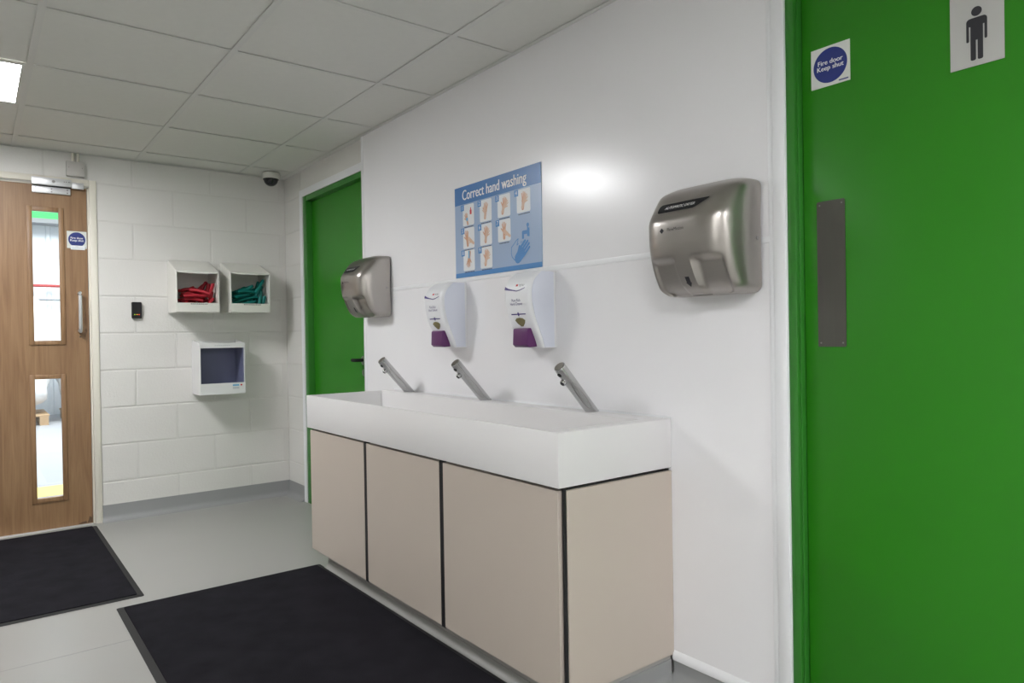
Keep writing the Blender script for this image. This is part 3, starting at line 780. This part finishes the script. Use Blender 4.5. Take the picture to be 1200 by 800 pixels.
def slope_box(x0, w, z0, ztop, zf, dep, ziplip, label, open_=True):
    """hooded open-fronted wall box: sloping lid, lip below the opening"""
    t = thing('wall_dispenser', label, 'dispenser', (x0, YB-.004, 0), 0, 'white dispensers on the block wall')
    th = .005
    side = [(0, z0), (-dep, z0), (-dep, zf), (-.012, ztop), (0, ztop)]
    prism('side_panel', [(y, z) for y, z in side], 0, th, 'box_white', t, axis='x')
    prism('side_panel', [(y, z) for y, z in side], w-th, w, 'box_white', t, axis='x')
    box('back_panel', (th, -.004, z0), (w-th, 0, ztop), 'box_white', t)
    box('base', (th, -dep, z0), (w-th, -.004, z0+th), 'box_white', t)
    box('front_lip', (th, -dep, z0+th), (w-th, -dep+th, ziplip), 'box_white', t)
    bm = bmesh.new()
    q = [(-dep-.002, zf-.002), (-.012, ztop-.002), (-.012, ztop+.003), (-dep-.002, zf+.003)]
    A = [bm.verts.new((th*.2, a, b)) for a, b in q]; B = [bm.verts.new((w-th*.2, a, b)) for a, b in q]
    bm.faces.new(A); bm.faces.new(B[::-1])
    for i in range(4): bm.faces.new((A[i], A[(i+1) % 4], B[(i+1) % 4], B[i]))
    new('lid', fin(bm, 'lid'), 'box_white', t)
    prism('lid_lip', [(th, zf-.004), (w*.35, zf-.009), (w*.65, zf-.009), (w-th, zf-.004), (w-th, zf+.002), (th, zf+.002)], -dep-.0025, -dep-.0002, 'box_white', t)
    ps = []; xx = w*.32; rr = random.Random(int(x0*-100))
    while xx < w*.72:
        l = rr.uniform(.004, .012); ps.append([(xx, ziplip-.009), (xx+l, ziplip-.009), (xx+l, ziplip-.005), (xx, ziplip-.005)]); xx += l+.002
    flats('print_line', ps, -dep-.0006, 'ink', t)
    return t
DEP = .236
slope_box(-.742, .248, 1.262, 1.594, 1.508, DEP, 1.318, 'white hooded wall dispenser holding red strips, left of the pair')
slope_box(-.424, .250, 1.262, 1.594, 1.512, DEP, 1.318, 'white hooded wall dispenser holding teal strips, right of the pair')
def strips(x0, w, mt, name, col, seed, n, where):
    """heap of soft strips: thrown in one by one, a throw that would cut into an earlier strip is dropped"""
    import numpy as np
    r = random.Random(seed); have = np.zeros((0, 3)); made = 0
    TR = 16000
    for tries in range(TR):
        if made >= n: break
        f = tries/TR
        L = r.uniform(.09, .18); y = YB-.035-(DEP-.07)*r.random()
        right = r.random() < .5
        cx = x0+w*(r.uniform(.55, .84) if right else r.uniform(.28, .62))
        ang = r.uniform(.3, 1.25) if right else r.uniform(-.25, .40)
        if r.random() < .3: L, cx, ang = r.uniform(.08, .13), x0+w*r.uniform(.74, .89), r.uniform(.9, 1.45)
        z = 1.285+f*.13+r.uniform(-.01, .03); bend = r.uniform(-.02, .03); q = r.uniform(-.05, .05)
        pts = []
        for k in range(13):
            t_ = k/12-.5
            pts.append((cx+math.cos(ang)*L*t_, y+q*t_, z+math.sin(ang)*L*t_+bend*(.25-t_*t_)*2))
        P = np.array(pts); u_ = (P[:, 0]-x0)/w
        top = 1.408+.078*np.clip((u_-.35)/.5, 0, 1)
        if P[:, 0].min() < x0+.018 or P[:, 0].max() > x0+w-.018 or P[:, 2].min() < 1.2785 or (P[:, 2] > top).any(): continue
        if P[:, 1].min() < YB-DEP+.012 or P[:, 1].max() > YB-.024: continue
        if len(have) and np.sqrt(((P[:, None]-have[None])**2).sum(2)).min() < .0232: continue
        have = np.vstack([have, P]); made += 1
        o = tube(name, pts, .0116, mt, None, 10, .85, [.8]+[1]*11+[.8])
        tag(o, '%s crumpled strip heaped in the %s white hooded dispenser' % (col, where), 'strip', '%s strips in the dispenser' % col)
strips(-.742, .248, 'red_cloth', 'red_strip', 'red', 5, 60, 'left')
strips(-.424, .250, 'teal_cloth', 'teal_strip', 'teal', 11, 60, 'right')
# lower dispenser: upright box, tinted front
t = thing('wall_dispenser', 'white wall dispenser with dark blue interior hanging below the hooded pair', 'dispenser', (-.607, YB-.004, 0), 0, 'white dispensers on the block wall')
w, z0, z1, dep, th = .276, .742, 1.088, .196, .005
sd = [(0, z0), (-dep+.012, z0-.001), (-dep, z0+.0), (-dep, z1-.022), (-.02, z1), (0, z1)]
prism('side_panel', sd, 0, th, 'box_cool', t, axis='x'); prism('side_panel', sd, w-th, w, 'box_cool', t, axis='x')
box('back_panel', (th, -.004, z0), (w-th, 0, z1-.006), 'box_cool', t)
box('base', (th, -dep, z0), (w-th, -.004, z0+th), 'box_cool', t)
box('front_lip', (th, -dep+.001, z0+th), (w-th, -dep+th, .812), 'box_cool', t)
box('top_bar', (th, -dep+.001, z1-.052), (w-th, -dep+th, z1-.020), 'box_cool', t)
box('top_panel', (th, -dep+th, z1-.030), (w-th, -.004, z1-.024), 'box_cool', t)
ln = box('liner', (th+.0005, -.012, z0+th), (w-th-.0005, -.0045, z1-.031), 'box_blue', t); ln['label'] = 'dark blue inner back'
for a in (th+.0003, w-th-.0043): box('liner_side', (a, -dep+.012, z0+th+.001), (a+.004, -.0125, z1-.031), 'box_blue', t)
box('liner_base', (th+.005, -dep+.006, z0+th+.0005), (w-th-.005, -.0125, z0+th+.004), 'box_blue', t)
flats('print_line', [[(.09+i*.012, z1-.038), (.099+i*.012, z1-.038), (.099+i*.012, z1-.034), (.09+i*.012, z1-.034)] for i in range(8)], -dep+.0004, 'paper_grey', t)
flats('blue_sticker', [rrect(.196, .790, .236, .801, .003)], -dep+.0004, 'cyan_print', t)
flats('red_sticker', [disc(.250, .796, .006, None, 14)], -dep+.0004, 'red_ink', t)
flats('grey_sticker', [[(.196, .772), (.236, .772), (.236, .784), (.196, .784)]], -dep+.0004, 'paper_grey', t)

# dome camera
t = thing('dome_camera', 'small white dome camera with dark bubble on the ceiling corner', 'camera', (-.125, 4.70, H))
cyl('base', (0, 0, -.040), (0, 0, .0), .060, 'box_white', t, bev=.006)
bm = bmesh.new(); bmesh.ops.create_uvsphere(bm, u_segments=28, v_segments=18, radius=.047)
bmesh.ops.delete(bm, geom=[v for v in bm.verts if v.co.z > .004], context='VERTS')
bm.transform(Matrix.Translation((0, 0, -.040)))
new('bubble', fin(bm, 'bubble', True), 'smoke_dome', t)
cyl('bubble_ring', (0, 0, -.044), (0, 0, -.038), .050, 'black_plastic', t)

# magnetic lock + junction box
t = thing('magnetic_lock', 'silver magnetic lock at the top edge of the oak door', 'lock', (-1.352, YB-.013, 1.984))
box('magnet_body', (-.095, -.030, .008), (.098, -.000, .050), 'alu', t, .0015)
box('bracket', (-.092, .002, -.034), (.095, .016, .004), 'alu', t, .001)
box('side_plate', (.100, -.012, .004), (.162, .0, .040), 'alu', t, .001)
box('shadow_gap', (-.090, -.010, .004), (.095, .0, .0078), 'ink', t)
for x in (-.075, .002, .080):
    for z in (-.008, -.024): cyl('screw', (x, .003, z), (x, .0005, z), .0042, 'screw', t, seg=12)
cyl('lock_button', (.010, -.029, .030), (.010, -.0318, .030), .008, 'screw', t, seg=16)
for x in (-.085, -.078, .062, .072, .084, .090): cyl('screw', (x, -.029, .034), (x, -.0308, .034), .0022, 'ink', t, seg=8)
t = thing('junction_box', 'square pale junction box with short conduit above the oak door corner', 'box', (-1.231, YB-.0045, 2.103))
box('cover', (-.046, -.034, -.043), (.046, 0, .043), 'box_grey', t, .003)
for s in (-1, 1): cyl('screw', (s*.034, -.033, .006), (s*.034, -.0352, .006), .003, 'screw', t, seg=10)
for s in (-.012, .014): cyl('conduit', (s, -.014, .042), (s, -.014, .0945), .008, 'cream_paint', t, seg=14)

# ---------------------------------------------------------------- mats
def mat_rug(x0, y0, x1, y1, label):
    t = thing('floor_mat', label, 'mat', ((x0+x1)/2, (y0+y1)/2, 0), 0, 'dark floor mats')
    w, d = (x1-x0)/2, (y1-y0)/2; b = .024
    bm = bmesh.new()
    o_ = [bm.verts.new((x, y, .0008)) for x, y in rrect(-w, -d, w, d, .012, 4)]
    i_ = [bm.verts.new((x, y, .0045)) for x, y in rrect(-w+b, -d+b, w-b, d-b, .006, 4)]
    for k in range(len(o_)): bm.faces.new((o_[k], o_[(k+1) % len(o_)], i_[(k+1) % len(o_)], i_[k]))
    bm.faces.new(i_); bm.faces.new(o_[::-1])
    new('rubber_border', fin(bm, 'rubber_border'), 'mat_rubber', t)
    prism('pile', rrect(-w+b+.001, -d+b+.001, w-b-.001, d-b-.001, .006, 4), .0044, .0085, 'mat_pile', t, axis='z')
    return t
mat_rug(-2.62, 3.322, -1.166, 4.785, 'charcoal entrance mat lying in front of the oak door')
mat_rug(-1.286, 1.45, -.424, 3.238, 'charcoal mat lying along the front of the beige vanity cabinet')
